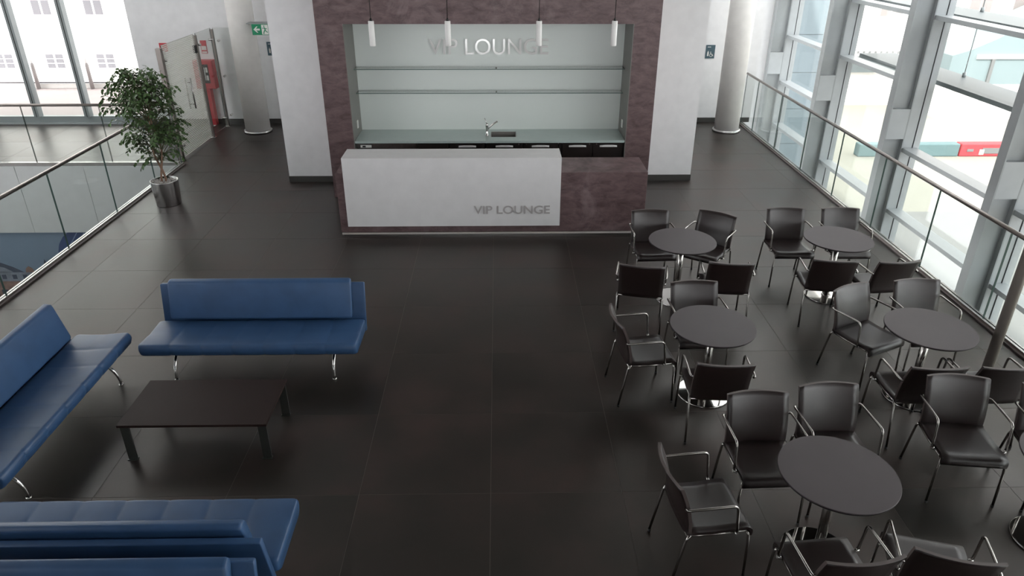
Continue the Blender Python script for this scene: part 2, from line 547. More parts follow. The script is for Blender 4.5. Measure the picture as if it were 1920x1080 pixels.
for k in range(7):
    b = -8.30 + k * 0.24
    t = -7.5 + (b + 7.5) * 0.55
    o = MB()
    pts = [(b, -2.4), (b + 0.03, -2.4), (b + 0.02 * 1, -1.8), (t + 0.02, -1.31), (t, -1.31), (b - 0.01, -1.8)]
    vs = [(x + 10, 12.622 - 12.64, z + 2.8) for x, z in pts]
    o.add(vs, [tuple(range(6))]).build('dome_rib', M['muralline'], dm)
mp('brick_print', [(-14, LOW + 0.01), (-6.5, LOW + 0.01), (-6.5, -2.3), (-14, -2.3)], M['muralbrick'], 12.629)
cn = mp('cornice_print', [(-14, -2.32), (-6.5, -2.32), (-6.5, -2.13), (-14, -2.13)], M['muralband'], 12.626)
mp('roof_print', [(-14, -2.13), (-14, -1.7), (-10.4, -1.76), (-9.8, -1.86), (-9.54, -1.93), (-9.34, -2.02), (-9.16, -2.13)], M['muralroof'], 12.628)
mp('roof_light_print', [(-14, -2.12), (-14, -1.95), (-10.2, -1.95), (-9.7, -1.98), (-9.5, -2.03), (-9.36, -2.12)], M['muralband'], 12.624)
for k in range(18):  # dark marks printed along the cornice
    mp('cornice_mark_print', [(-10.8 + k * 0.2, -2.27), (-10.72 + k * 0.2, -2.27), (-10.72 + k * 0.2, -2.18), (-10.8 + k * 0.2, -2.18)], M['muralroof'], 12.621)
mp('spire_print', [(-8.78, -2.13), (-8.60, -2.13), (-8.64, -2.0), (-8.70, -1.86), (-8.74, -2.0)], M['muralroof'], 12.624)
mp('chimney_print', [(-9.12, -2.13), (-8.95, -2.13), (-8.97, -2.05), (-9.04, -2.0), (-9.1, -2.05)], M['muralbrick'], 12.622)
for k in range(10):
    mp('window_print', [(-10.9 + k * 0.3, -3.0), (-10.78 + k * 0.3, -3.0), (-10.78 + k * 0.3, -2.5), (-10.9 + k * 0.3, -2.5)], M['muralroof'], 12.622)

# ------------------------------------------------------------------ left window wall beside the back wall
def window_wall():
    w1 = struct(MB().box(-14, -7.53, BY, BY + 0.12, 0, 0.16).build('window_1', M['sill']))
    MB().box(-14, -7.53, BY - 0.05, BY, 0.0, 0.03).build('sill', M['mullion'], w1)
    for x in (-8.83, -9.9, -10.97, -12.04, -13.11):
        MB().box(x - 0.055, x + 0.055, BY - 0.06, BY + 0.1, 0.16, CEIL).build('mullion', M['sill'], w1)
        MB().box(x - 0.008, x + 0.008, BY - 0.064, BY - 0.06, 0.16, CEIL).build('gasket', M['gasket'], w1)
    xs = [-14, -13.11, -12.04, -10.97, -9.9, -8.83, -7.53]
    for a, b in zip(xs[:-1], xs[1:]):
        MB().box(a + 0.05, b - 0.05, BY + 0.04, BY + 0.055, 0.16, CEIL).build('pane', M['pane'], w1)
window_wall()

# ------------------------------------------------------------------ right facade: steel columns, mullions, transoms, panes
XI = 6.6
fac = thing('window_2', 'grey steel and glass facade along the right side', 'facade', (0, 0, 0))
del fac['label']; del fac['category']
fac['kind'] = 'structure'
YC = [8.96 + 3.005 * k for k in range(-4, 4)]
TOP = CEIL
def ibeam(y):
    b = MB()
    b.box(XI, XI + 0.02, y, y + 0.17, LOW, TOP)
    b.box(XI + 0.33, XI + 0.35, y, y + 0.17, LOW, TOP)
    b.box(XI + 0.02, XI + 0.33, y + 0.08, y + 0.09, LOW, TOP)
    return b
for y in YC:
    c = ibeam(y).build('column', M['facade'], fac)
    for z0 in (-2.5, 0.60, 3.7):
        MB().box(XI + 0.02, XI + 0.33, y + 0.002, y + 0.08, z0, z0 + 0.51).build('cover_plate', M['mullion'], c)
    m = MB().box(XI + 0.352, XI + 0.52, y + 0.02, y + 0.1, LOW, TOP).build('mullion', M['mullion'], fac)
    MB().box(XI + 0.52, XI + 0.535, y + 0.025, y + 0.095, LOW, TOP).build('gasket', M['gasket'], m)
    MB().box(XI + 0.535, XI + 0.64, y + 0.01, y + 0.11, LOW, TOP).build('frame_cap', M['mullion'], m)
patA = [4.72, 3.64, 2.56, 0.41, -0.70, -1.78, -2.86]
patB = [4.72, 3.64, 2.55, 1.48, -0.70, -1.78, -2.86]
patC = [4.72, 3.64, 2.56, 1.48, 0.41, -0.64, -1.78, -2.86]
pats = [patA, patB, patA, patA, patA, patB, patC]
for i, (ya, yb) in enumerate(zip(YC[:-1], YC[1:])):
    for z in pats[i]:
        MB().box(XI + 0.352, XI + 0.60, ya + 0.1, yb + 0.02, z - 0.035, z + 0.035).build('transom', M['mullion'], fac)
    zs = [LOW] + sorted(pats[i]) + [TOP]
    for za, zb in zip(zs[:-1], zs[1:]):
        MB().box(XI + 0.55, XI + 0.565, ya + 0.06, yb + 0.06, za + 0.03, zb - 0.03).build('pane', M['pane'], fac)
struct(MB().box(5.52, 7.3, 18.2, 18.5, LOW, CEIL).build('wall_return', M['white']))
struct(MB().box(5.3, 5.52, BY + 0.25, 18.2, LOW, CEIL).build('wall_right', M['white']))
# outside sunshade shelves hung on rods
for z in (1.53, 2.57):
    s = tag(MB().box(7.32, 8.05, 5.9, 14.95, z - 0.04, z + 0.03).build('sunshade_shelf', M['shelf']),
            'grey ledge outside the glass facade, %s' % ('lower of the two' if z < 2 else 'upper of the two near the top of the frame'), 'ledge')
    for k in range(3):
        y = 6.39 + 3.005 * k
        MB().tube([(7.95, y, z + 0.03), (7.95, y, z + 0.96)], 0.008, 6).build('tie_rod', M['facade'], s)
        MB().lathe([(0.03, z + 0.03), (0.03, z + 0.1)], 10, 7.95, y).build('rod_socket', M['facade'], s)

# ------------------------------------------------------------------ glass railings
def railing(name, label, axis, at, joints, zt, inner):
    """axis 'y': runs along Y at x=at; axis 'x': runs along X at y=at"""
    t = thing(name, label, 'railing', (0, 0, 0))
    def bx(b, a0, a1, o0, o1, z0, z1, **k):
        return b.box(at + o0, at + o1, a0, a1, z0, z1, **k) if axis == 'y' else b.box(a0, a1, at + o0, at + o1, z0, z1, **k)
    bx(MB(), joints[0], joints[-1], -0.035, 0.035, -0.02, 0.045).build('base_channel', M['steel'], t, 0.004)
    bx(MB(), joints[0], joints[-1], -0.014 + inner * 0.05, 0.014 + inner * 0.05, 0.0, 0.02).build('floor_strip', M['rail'], t)
    for a, b in zip(joints[:-1], joints[1:]):
        bx(MB(), a + 0.006, b - 0.006, -0.008, 0.008, 0.045, zt - 0.02, mi=0, side=1).build('glass_panel', [M['glass'], M['glassedge']], t)
    pts = [(at, joints[0], zt), (at, joints[-1], zt)] if axis == 'y' else [(joints[0], at, zt), (joints[-1], at, zt)]
    MB().tube(pts, 0.024, 12).build('handrail', M['rail'], t)
    return t
railing('glass_railing', 'glass railing with steel handrail beside the sofas, along the open void', 'y', -5.69,
        [0.7] + [2.03 + 1.354 * k for k in range(8)] + [12.6], 1.075, 1)
railing('glass_railing', 'glass railing with steel handrail along the window facade beside the cafe tables', 'y', 5.285,
        [0.1] + [1.42 + 1.3305 * k for k in range(11)] + [15.5], 1.06, -1)
railing('glass_railing', 'far glass railing along the edge of the sunlit walkway by the left windows', 'x', 12.65,
        [-14] + [-13.663 + 1.345 * k for k in range(6)] + [-5.75], 1.06, 1)

# ------------------------------------------------------------------ round white columns
def round_column(x, y, label):
    t = thing('round_column', label, 'column', (x, y, 0), 0, 'round white columns')
    MB().lathe([(0.25, 0.06), (0.25, CEIL)], 40).build('shaft', M['column'], t)
    MB().lathe([(0.285, 0.0), (0.285, 0.055), (0.25, 0.062)], 40).build('base_ring', M['steel'], t)
    return t
round_column(-5.0, 14.9, 'round white column beside the green exit sign')
round_column(4.78, 14.85, 'round white column at the far end of the window side railing')

# ------------------------------------------------------------------ bar surround, niche, shelves, back counter
PY = 10.84
p = thing('bar_surround', 'brown mottled plaster portal framing the white bar niche', 'bar surround', (0, PY, 0))
D = 11.605 - PY
for (a, b, name) in ((-2.60, -2.215, 'jamb'), (1.96, 2.345, 'jamb')):
    MB().box(a, b, 0, D, 0, 2.596).build(name, M['plaster'], p)
MB().box(-2.60, 2.345, 0, D, 2.596, CEIL - 0.01).build('lintel', M['plaster'], p)
MB().box(-2.215, -2.205, 0.0, D, 0.0, 2.596).build('reveal_panel', M['reveal'], p)
MB().box(1.95, 1.96, 0.0, D, 0.0, 2.596).build('reveal_panel', M['reveal'], p)
MB().box(-2.205, 1.95, D - 0.06, D - 0.02, 0, 2.596).build('back_panel', M['niche'], p)
NY = PY + D - 0.06

for z, lb in ((1.885, 'upper'), (1.525, 'lower')):
    t = thing('glass_shelf', '%s long glass shelf across the white bar niche' % lb, 'shelf', (0, NY, z), 0, 'glass shelves in the niche')
    for a, b in ((-2.2, -0.03), (-0.026, 1.945)):
        MB().box(a, b, -0.24, -0.002, -0.006, 0.006, mi=0, side=1).build('glass_sheet', [M['shelfglass'], M['shelfedge']], t).data.polygons[4].material_index = 0
    MB().lathe([(0.012, -0.02), (0.012, 0.014)], 10, -0.028, -0.12).build('shelf_stud', M['steel'], t)

def text_letters(body, width, height, depth, loc, m, parent, name, bold=0.0):
    cu = bpy.data.curves.new('lettering', 'FONT')
    cu.body = body; cu.extrude = 0.5; cu.offset = bold; cu.resolution_u = 4
    to = bpy.data.objects.new('lettering', cu); C.objects.link(to)
    bpy.context.view_layer.update()
    me = bpy.data.meshes.new_from_object(to.evaluated_get(bpy.context.evaluated_depsgraph_get()))
    bpy.data.objects.remove(to)
    bm = bmesh.new(); bm.from_mesh(me)
    bmesh.ops.remove_doubles(bm, verts=bm.verts, dist=1e-5)
    xs = [v.co.x for v in bm.verts]; ys = [v.co.y for v in bm.verts]
    x0, x1, y0, y1 = min(xs), max(xs), min(ys), max(ys)
    bm.verts.ensure_lookup_table()
    seen = set(); isl = []
    for v in bm.verts:
        if v in seen: continue
        st = [v]; seen.add(v); g = []
        while st:
            q = st.pop(); g.append(q)
            for e in q.link_edges:
                o = e.other_vert(q)
                if o not in seen: seen.add(o); st.append(o)
        isl.append(g)
    isl.sort(key=lambda g: min(v.co.x for v in g))
    for g in isl:
        idx = {v: i for i, v in enumerate(g)}
        vs = [((v.co.x - x0) / (x1 - x0) * width + loc[0], loc[1] - v.co.z * depth, (v.co.y - y0) / (y1 - y0) * height + loc[2]) for v in g]
        fs = [tuple(idx[v] for v in f.verts) for f in bm.faces if f.verts[0] in idx]
        MB().add(vs, fs).build(name, m, parent)
    bm.free()

sg = thing('wall_sign', 'chrome letters spelling VIP LOUNGE on the niche wall above the glass shelves', 'sign', (0, NY, 2.07))
text_letters('VIP LOUNGE', 1.84, 0.235, 0.03, (-1.06, -0.016, 0.0), M['sign'], sg, 'letter')

# worktop with sink cut-out
ct = thing('back_worktop', 'pale green glass worktop along the back of the bar niche', 'worktop', (0, 0, 0))
sx0, sx1, sy0, sy1 = -0.12, 0.28, 11.07, 11.40
MB().box(-2.2, sx0, PY + 0.005, NY, 0.865, 0.90).box(sx1, 1.945, PY + 0.005, NY, 0.865, 0.90) \
    .box(sx0, sx1, PY + 0.005, sy0, 0.865, 0.90).box(sx0, sx1, sy1, NY, 0.865, 0.90).build('slab', M['worktop'], ct)
sk = thing('sink', 'small rectangular steel sink set into the green worktop', 'sink', (0.08, 11.235, 0.74))
b = MB()
hx, hy = 0.198, 0.163
b.box(-hx, hx, -hy, hy, 0, 0.006)
for q in ((-hx, -hx + 0.006, -hy, hy), (hx - 0.006, hx, -hy, hy), (-hx, hx, -hy, -hy + 0.006), (-hx, hx, hy - 0.006, hy)):
    b.box(q[0], q[1], q[2], q[3], 0.006, 0.158)
b.build('basin', M['sink'], sk)
MB().lathe([(0.035, 0.0062), (0.035, 0.01)], 16).build('drain', M['chrome'], sk)
tp = thing('tap', 'chrome mixer tap with lever beside the small sink', 'tap', (-0.18, 11.14, 0.90))
MB().lathe([(0.028, 0), (0.028, 0.012), (0.02, 0.02), (0.019, 0.15), (0.022, 0.155), (0.022, 0.185), (0.012, 0.195)], 16).build('tap_body', M['chrome'], tp)
MB().tube([(0, 0, 0.09), (0.05, -0.01, 0.15), (0.11, -0.02, 0.2), (0.16, -0.03, 0.235), (0.165, -0.032, 0.22)], 0.011, 8).build('spout', M['chrome'], tp)
MB().tube([(0, 0, 0.19), (-0.015, 0.0, 0.22), (-0.035, 0.0, 0.28)], [0.009, 0.007, 0.006], 8).build('lever', M['chrome'], tp)

CF = PY + 0.06
def cab(label, x0, x1, doors, plain=False, fridge=False, top=0.86):
    t = thing('base_cabinet' if not fridge else 'bar_fridge', label, 'cabinet' if not fridge else 'fridge', ((x0 + x1) / 2, CF, 0), 0,
              None if fridge else 'base cabinets under the back worktop')
    hw = (x1 - x0) / 2
    MB().box(-hw, hw, 0.022, 0.6, 0.08, top).build('body', M['steel'] if fridge else M['cabinet'], t)
    MB().box(-hw, hw, 0.06, 0.5, 0.0, 0.08).build('plinth', M['black'], t)
    if fridge:
        MB().box(-hw, hw, 0.0, 0.02, 0.77, 0.858).build('control_panel', M['steel'], t, 0.003)
        MB().box(-hw + 0.07, -hw + 0.24, -0.004, 0.0, 0.785, 0.825).build('display', M['signwhite'], t)
        MB().box(-hw + 0.1, -hw + 0.15, -0.006, -0.004, 0.79, 0.815).build('switch', M['black'], t)
        for s in (-1, 1):
            a, bq = (-hw + 0.01, -0.006) if s < 0 else (0.006, hw - 0.01)
            d = MB().box(a, bq, -0.008, 0.02, 0.09, 0.755).build('door', M['cabinet'], t, 0.004)
            for q in ((a, bq, 0.73, 0.756), (a, a + 0.03, 0.09, 0.73), (bq - 0.03, bq, 0.09, 0.73), (a, bq, 0.085, 0.11)):
                MB().box(q[0], q[1], -0.02, -0.008, q[2], q[3]).build('door_frame', M['steel'], d, 0.004)
            MB().box(a + 0.04, bq - 0.04, -0.026, -0.012, 0.69, 0.715).build('handle', M['lacquer'], d, 0.003)
        return t
    n = doors
    wd = (x1 - x0) / n
    for k in range(n):
        a = -hw + k * wd + 0.006; bq = -hw + (k + 1) * wd - 0.006
        d = MB().box(a, bq, 0.0, 0.02, 0.09, 0.852).build('door', M['cabinet'], t, 0.002)
        if plain: continue
        c = (a + bq) / 2; hh = 0.135
        vs = [(c - hh, -0.002, 0.79), (c + hh, -0.002, 0.79), (c + hh, -0.03, 0.79), (c - hh, -0.03, 0.79),
              (c - hh, -0.002, 0.812), (c + hh, -0.002, 0.812), (c + 0.05, -0.03, 0.825), (c - 0.05, -0.03, 0.825)]
        MB().add(vs, [(0, 1, 2, 3), (4, 7, 6, 5), (3, 2, 6, 7), (0, 4, 5, 1), (0, 3, 7, 4), (1, 5, 6, 2)]).build('handle', M['lacquer'], d, 0.003)
        kx = bq - 0.05 if (k == 0) else a + 0.05
        MB().tube([(kx, 0.0, 0.832), (kx, -0.008, 0.832)], 0.011, 10).build('lock', M['steel'], d)
    return t
cab('steel front under-counter fridge with two doors at the left end of the bar niche', -2.2, -1.255, 2, fridge=True)
cab('plain black cabinet front without handle, beside the steel fridge', -1.245, -0.775, 1, plain=True)
cab('single door black cabinet with pale handle, third unit from the niche left side', -0.75, -0.215, 1)
cab('double door black cabinet under the small sink', -0.19, 0.93, 2, top=0.735)
cab('double door black cabinet at the right end of the bar niche', 0.985, 1.945, 2)
MB_fill = tag(MB().box(0.934, 0.981, CF + 0.01, CF + 0.05, 0.0, 0.86).build('filler_strip', M['cabinet']), 'narrow dark strip between the two double door cabinets', 'panel')

for x, s, lb in ((-2.205, 1, 'left'), (1.95, -1, 'right')):
    t = thing('wall_socket', 'small white socket plate on the %s side of the bar niche' % lb, 'socket', (x, 11.2, 1.075), 0, 'niche sockets')
    MB().box(0 if s > 0 else -0.012, 0.012 if s > 0 else 0, -0.04, 0.04, -0.06, 0.06).build('plate', M['signwhite'], t, 0.003)
    MB().box(0.012 if s > 0 else -0.016, 0.016 if s > 0 else -0.012, -0.022, 0.022, -0.035, 0.035).build('rocker', M['lacquer'], t)

# ------------------------------------------------------------------ front counter
k = thing('bar_counter', 'low brown plaster bar counter with a white lettered front panel', 'counter', (0, 9.24, 0))
MB().box(-2.18, 2.005, 0, 0.70, 0.06, 0.905).build('body', M['plaster'], k, 0.003)
MB().box(-2.15, 1.975, 0.012, 0.66, 0.0, 0.06).build('base_strip', M['steel'], k)
MB().box(-2.17, 1.995, -0.012, 0.0, 0.028, 0.056).build('foot_bar', M['foot'], k, 0.004)
pf = [(-0.055, 0.165), (-0.002, 0.165), (-0.002, 0.907), (0.385, 0.907), (0.385, 1.125), (-0.055, 1.125)]
MB().add([(-2.068, y, z) for y, z in pf] + [(0.832, y, z) for y, z in pf],
         [(0, 1, 2, 5), (2, 3, 4, 5), (6, 11, 8, 7), (8, 11, 10, 9)] + [(i, i + 6, (i + 1) % 6 + 6, (i + 1) % 6) for i in range(6)]).build('white_panel', M['lacquer'], k)['label'] = 'white lacquered front and raised top'
text_letters('VIP LOUNGE', 1.035, 0.118, 0.008, (-0.342, -0.06, 0.342), M['brushed'], k, 'letter', 0.012)

# ------------------------------------------------------------------ pendant lamps
for x, lb in ((-1.605, 'leftmost'), (-0.637, 'second from the left'), (0.527, 'third from the left'), (1.492, 'rightmost')):
    t = thing('pendant_lamp', 'slim white cylinder lamp above the bar counter, %s of four' % lb, 'lamp', (x, 9.65, 2.47), 0, 'pendant lamps over the counter')
    MB().lathe([(0.034, 0.0), (0.037, 0.004), (0.037, 0.30), (0.03, 0.304)], 20).build('lamp_shade', M['lamp'], t)
    MB().lathe([(0.02, 0.304), (0.012, 0.33), (0.004, 0.34)], 10).build('cable_grip', M['black'], t)
    MB().tube([(0, 0, 0.335), (0, 0, CEIL - 2.47)], 0.0045, 6).build('cable', M['black'], t)

# ------------------------------------------------------------------ cafe chairs
def make_chair(label):
    t = thing('cafe_chair', label, 'chair', (0, 0, 0), 0, 'brown leather cafe chairs')
    hw = 0.228
    # seat: leather sling with waterfall front
    prof = [(0.175, 0.445), (0.10, 0.437), (0.0, 0.433), (-0.10, 0.437), (-0.18, 0.445), (-0.215, 0.446), (-0.24, 0.438), (-0.258, 0.42), (-0.262, 0.395), (-0.258, 0.37)]
    low = [(0.175, 0.425), (0.10, 0.417), (0.0, 0.413), (-0.10, 0.417), (-0.18, 0.425), (-0.212, 0.427), (-0.23, 0.42), (-0.241, 0.408), (-0.243, 0.39), (-0.24, 0.37)]
    nv = len(prof) - 1
    b = MB()
    def fs(u, v, s):
        x = -hw + 2 * hw * u
        q = (prof if s else low)[round(v * nv)]
        e = 1 - (2 * u - 1) ** 2
        return (x, q[0], q[1] - 0.006 * e * (1 if v < 0.6 else 0.3))
    b.sheet(fs, 8, nv).build('seat', M['leather'], t)
    # back: curved leather panel
    pb = [(0.165, 0.405), (0.16, 0.45), (0.165, 0.52), (0.18, 0.6), (0.205, 0.69), (0.235, 0.77), (0.25, 0.806)]
    nb = len(pb) - 1
    b = MB(); b.rim = 1
    def fb(u, v, s):
        x = -hw + 2 * hw * u
        q = pb[round(v * nb)]
        e = 1 - (2 * u - 1) ** 2
        return (x, q[0] + e * (0.012 + 0.03 * v) + (0.011 if s else -0.011), q[1] + 0.002 * e)
    b.sheet(fb, 10, nb).build('backrest', [M['leather'], M['stitch']], t)
    # seat frame
    b = MB()
    for s in (-1, 1):
        b.tube([(s * 0.222, 0.175, 0.414), (s * 0.222, 0.0, 0.405), (s * 0.222, -0.21, 0.412)], 0.0095, 8)
    b.tube([(-0.222, -0.215, 0.405), (0.222, -0.215, 0.405)], 0.009, 8)
    b.tube([(-0.222, 0.172, 0.41), (0.222, 0.172, 0.41)], 0.009, 8)
    b.build('seat_frame', M['tube'], t)
    for s in (-1, 1):
        l = MB().tube([(s * 0.215, -0.226, 0.405), (s * 0.226, -0.236, 0.375), (s * 0.231, -0.240, 0.3), (s * 0.236, -0.250, 0.018)], 0.0095, 8).build('leg', M['tube'], t)
        MB().lathe([(0.0105, 0.0), (0.0115, 0.004), (0.0115, 0.022)], 8, s * 0.236, -0.250).build('foot_cap', M['black'], l)
        l = MB().tube([(s * 0.233, 0.155, 0.43), (s * 0.234, 0.18, 0.39), (s * 0.236, 0.205, 0.25), (s * 0.238, 0.245, 0.018)], 0.0095, 8).build('leg', M['tube'], t)
        MB().lathe([(0.0105, 0.0), (0.0115, 0.004), (0.0115, 0.022)], 8, s * 0.238, 0.245).build('foot_cap', M['black'], l)
        bend = [(s * 0.256, -0.085 - 0.035 * math.sin(R(a)), 0.625 + 0.035 * math.cos(R(a))) for a in (0, 30, 60, 90)]
        a_ = MB().tube([(s * 0.238, 0.212, 0.652), (s * 0.252, 0.205, 0.655), (s * 0.256, 0.19, 0.657), (s * 0.256, 0.05, 0.659)] + bend +
                       [(s * 0.256, -0.13, 0.52), (s * 0.256, -0.138, 0.45), (s * 0.25, -0.14, 0.428), (s * 0.226, -0.14, 0.418)], 0.0095, 8).build('armrest', M['tube'], t)
        MB().tube([(s * 0.262, -0.139, 0.432), (s * 0.226, -0.139, 0.416)], 0.0125, 8).build('arm_clamp', M['chrome'], a_)
    return t

chairs = [
    ('A1', 1.825, 7.812, 2, 'brown leather chair facing us behind the table nearest the bar, against the counter end'),
    ('A2', 2.462, 7.762, -36, 'turned brown leather chair at the right rear of the table nearest the bar counter'),
    ('A3', 1.498, 6.764, 167, 'brown leather chair seen from behind, left front of the table nearest the bar'),
    ('A4', 2.397, 6.819, 173, 'brown leather chair seen from behind, right front of the table nearest the bar'),
    ('B1', 3.468, 7.853, -1, 'brown leather chair facing us at the left rear of the far table by the windows'),
    ('B2', 4.131, 7.844, -1, 'brown leather chair half hidden behind the far table by the window railing'),
    ('B3', 3.489, 6.868, 173, 'brown leather chair seen from behind, in front of the far window table'),
    ('B4', 4.079, 6.833, 186, 'brown leather chair seen from behind at the far window table, nearest its railing'),
    ('C1', 1.879, 5.878, 2, 'brown leather chair behind the middle table of the aisle side row'),
    ('C2', 1.278, 5.512, 96, 'brown leather chair seen side on, left of the middle aisle table'),
    ('C3', 1.788, 4.951, 177, 'brown leather chair seen from behind, in front of the middle aisle table'),
    ('D1', 3.442, 5.779, 25, 'brown leather chair turned towards the middle window table from its left'),
    ('D2', 4.041, 5.881, 2, 'brown leather chair behind the middle window table'),
    ('D3', 3.428, 4.879, 180, 'brown leather chair seen from behind, left front of the middle window table'),
    ('D4', 3.985, 4.87, 180, 'brown leather chair seen from behind at the middle window table, beside the steel pole'),
    ('E1', 1.896, 4.046, 2, 'brown leather chair at the left rear of the nearest round table'),
    ('E2', 2.463, 4.142, 3, 'brown leather chair directly behind the nearest round table'),
    ('E3', 1.327, 3.556, 96, 'brown leather chair seen side on, left of the nearest round table'),
    ('E4', 1.955, 3.010, 185, 'brown leather chair seen from behind at the bottom edge, below the nearest table'),
    ('E5', 2.57, 3.014, 164, 'angled brown leather chair seen from behind at the bottom edge, right of its neighbour'),
    ('F1', 3.452, 4.233, -7, 'brown leather chair facing us, whole seat in view, right of the nearest table'),
    ('F2', 4.11, 4.12, -8, 'brown leather chair cut off by the right edge of the picture'),
]
proto = None
for _, x, y, a, lb in chairs:
    if proto is None:
        proto = make_chair(lb); proto.location = (x, y, 0); proto.rotation_euler = (0, 0, R(a))
    else:
        dup(proto, (x, y, 0), R(a), lb)

# ------------------------------------------------------------------ round tables
def make_table(label):
    t = thing('round_table', label, 'table', (0, 0, 0), 0, 'round cafe tables')
    MB().lathe([(0.355, 0.705), (0.370, 0.712), (0.372, 0.722), (0.369, 0.728)], 64, mis=[1, 1, 0]).build('tabletop', [M['tabletop'], M['tabledge']], t)
    MB().lathe([(0.033, 0.014), (0.033, 0.70)], 24).build('column', M['tube'], t)
    MB().lathe([(0.10, 0.698), (0.10, 0.704)], 24).build('top_plate', M['black'], t)
    b_ = MB().lathe([(0.236, 0.0), (0.240, 0.003), (0.240, 0.011), (0.234, 0.0155)], 64)
    b_.build('base', M['chrome'], t)
    MB().lathe([(0.055, 0.0157), (0.055, 0.018), (0.036, 0.024)], 32).build('collar', M['tube'], t)
    return t
tables = [(2.043, 7.327, 'dark round table nearest the bar counter'),
          (3.813, 7.365, 'dark round table farthest back beside the window railing'),
          (1.874, 5.44, 'dark round table in the middle of the aisle side row'),
          (3.765, 5.36, 'dark round table in the middle of the window side row'),
          (2.17, 3.535, 'largest looking dark round table, nearest to us on the aisle side'),
          (3.85, 3.62, 'dark round table cut off by the right edge of the picture')]
tproto = None
for x, y, lb in tables:
    if tproto is None:
        tproto = make_table(lb); tproto.location = (x, y, 0)
    else:
        dup(tproto, (x, y, 0), 0, lb)

pole = thing('steel_pole', 'tall slim steel pole between the window tables and the railing', 'pole', (4.385, 5.345, 0))
MB().lathe([(0.045, 0.012), (0.045, CEIL)], 24).build('shaft', M['pole'], pole)
MB().lathe([(0.09, 0), (0.09, 0.012)], 24).build('base_plate', M['steel'], pole)

# ------------------------------------------------------------------ blue sofas
def cushion(mb, x0, x1, prof, seams=0, depth=0.008, end=0.03):
    """closed profile (y,z) list extruded along X with softly rounded ends and vertical seam grooves"""
    cy = sum(p_[0] for p_ in prof) / len(prof); cz = sum(p_[1] for p_ in prof) / len(prof)
    st = [(x0, 1 - 2.2 * end), (x0 + end * 0.3, 1 - end), (x0 + end, 1.0)]
    if seams:
        for k_ in range(1, seams):
            xs = x0 + (x1 - x0) * k_ / seams
            st += [(xs - 0.05, 1.0), (xs - 0.012, 1 - depth * 0.45), (xs, 1.0 - depth), (xs + 0.012, 1 - depth * 0.45), (xs + 0.05, 1.0)]
    st += [(x1 - end, 1.0), (x1 - end * 0.3, 1 - end), (x1, 1 - 2.2 * end)]
    n = len(prof)
    vs = []
    for x, s in st:
        for (y, z) in prof:
            yy, zz = y - cy, z - cz
            L = math.hypot(yy, zz)
            sc_ = max(0.0, 1 - (1 - s) * 0.25 / max(L, 0.05)) if s < 1 else 1
            vs.append((x, cy + yy * sc_, cz + zz * sc_))
    fs = []
    for i in range(len(st) - 1):
        for j in range(n):
            fs.append((i * n + j, i * n + (j + 1) % n, (i + 1) * n + (j + 1) % n, (i + 1) * n + j))
    mb.add(vs, fs, 0, True)
    o = len(mb.v) - len(vs)
    mb.f.append(tuple(o + j for j in range(n))); mb.mi.append(0); mb.sm.append(True)
    mb.f.append(tuple(o + (len(st) - 1) * n + j for j in reversed(range(n)))); mb.mi.append(0); mb.sm.append(True)
    return mb

def make_sofa(label):
    t = thing('blue_sofa', label, 'sofa', (0, 0, 0), 0, 'blue leather sofas')
    def rounded(pts, r, n=4):
        out = []
        m = len(pts)
        for i in range(m):
            p0, p1, p2 = Vector(pts[i - 1]), Vector(pts[i]), Vector(pts[(i + 1) % m])
            a = (p0 - p1).normalized(); c = (p2 - p1).normalized()
            rr = min(r, (p0 - p1).length * 0.45, (p2 - p1).length * 0.45)
            for k_ in range(n + 1):
                u = k_ / n
                q = (p1 + a * rr) * (1 - u) ** 2 + p1 * 2 * u * (1 - u) + (p1 + c * rr) * u ** 2
                out.append((q.x, q.y))
        return out
    seat = rounded([(-0.405, 0.375), (-0.38, 0.30), (0.10, 0.285), (0.14, 0.31), (0.14, 0.405), (-0.15, 0.412), (-0.385, 0.425)], 0.045)
    cushion(MB(), -0.995, 0.995, seat, 7, 0.028, 0.03).build('seat', M['blue'], t)
    back = rounded([(0.085, 0.425), (0.155, 0.43), (0.255, 0.78), (0.235, 0.805), (0.175, 0.795)], 0.03)
    cushion(MB(), -0.875, 0.875, back, 0, 0.006, 0.022).build('back_cushion', M['blue'], t)
    rear = rounded([(0.160, 0.24), (0.205, 0.235), (0.305, 0.725), (0.262, 0.735)], 0.012)
    cushion(MB(), -0.99, 0.99, rear, 0, 0.0, 0.012).build('rear_panel', M['blue'], t)
    MB().box(-0.9, 0.9, -0.2, 0.12, 0.262, 0.288).build('under_frame', M['black'], t)
    for x in (-0.745, 0.745):
        MB().box(x - 0.016, x + 0.016, -0.22, 0.17, 0.24, 0.264).build('leg_rail', M['chrome'], t)
        for s in (-1, 1):
            c0 = -0.02
            pts = [(x, c0 + s * 0.10, 0.25)] + [(x, c0 + s * (0.10 + 0.20 * math.sin(R(a))), 0.03 + 0.22 * math.cos(R(a))) for a in (15, 30, 45, 60, 75, 88)]
            l = MB().tube(pts + [(x, c0 + s * 0.30, 0.012)], [0.016] * 5 + [0.014, 0.013, 0.013], 10).build('leg', M['chrome'], t)
            MB().lathe([(0.022, 0), (0.024, 0.005), (0.018, 0.014)], 14, x, c0 + s * 0.30).build('foot', M['chrome'], l)
    return t
s1 = make_sofa('blue leather sofa facing us behind the coffee table')
s1.location = (-2.32, 6.05, 0)
dup(s1, (-3.88, 4.92, 0), R(90), 'blue leather sofa along the left side, turned towards the coffee table')
dup(s1, (-2.36, 3.305, 0), R(180), 'blue leather sofa seen from behind, its seat towards the coffee table')
dup(s1, (-2.355, 2.60, 0), R(0), 'blue leather sofa at the very bottom edge, only its back top in view')

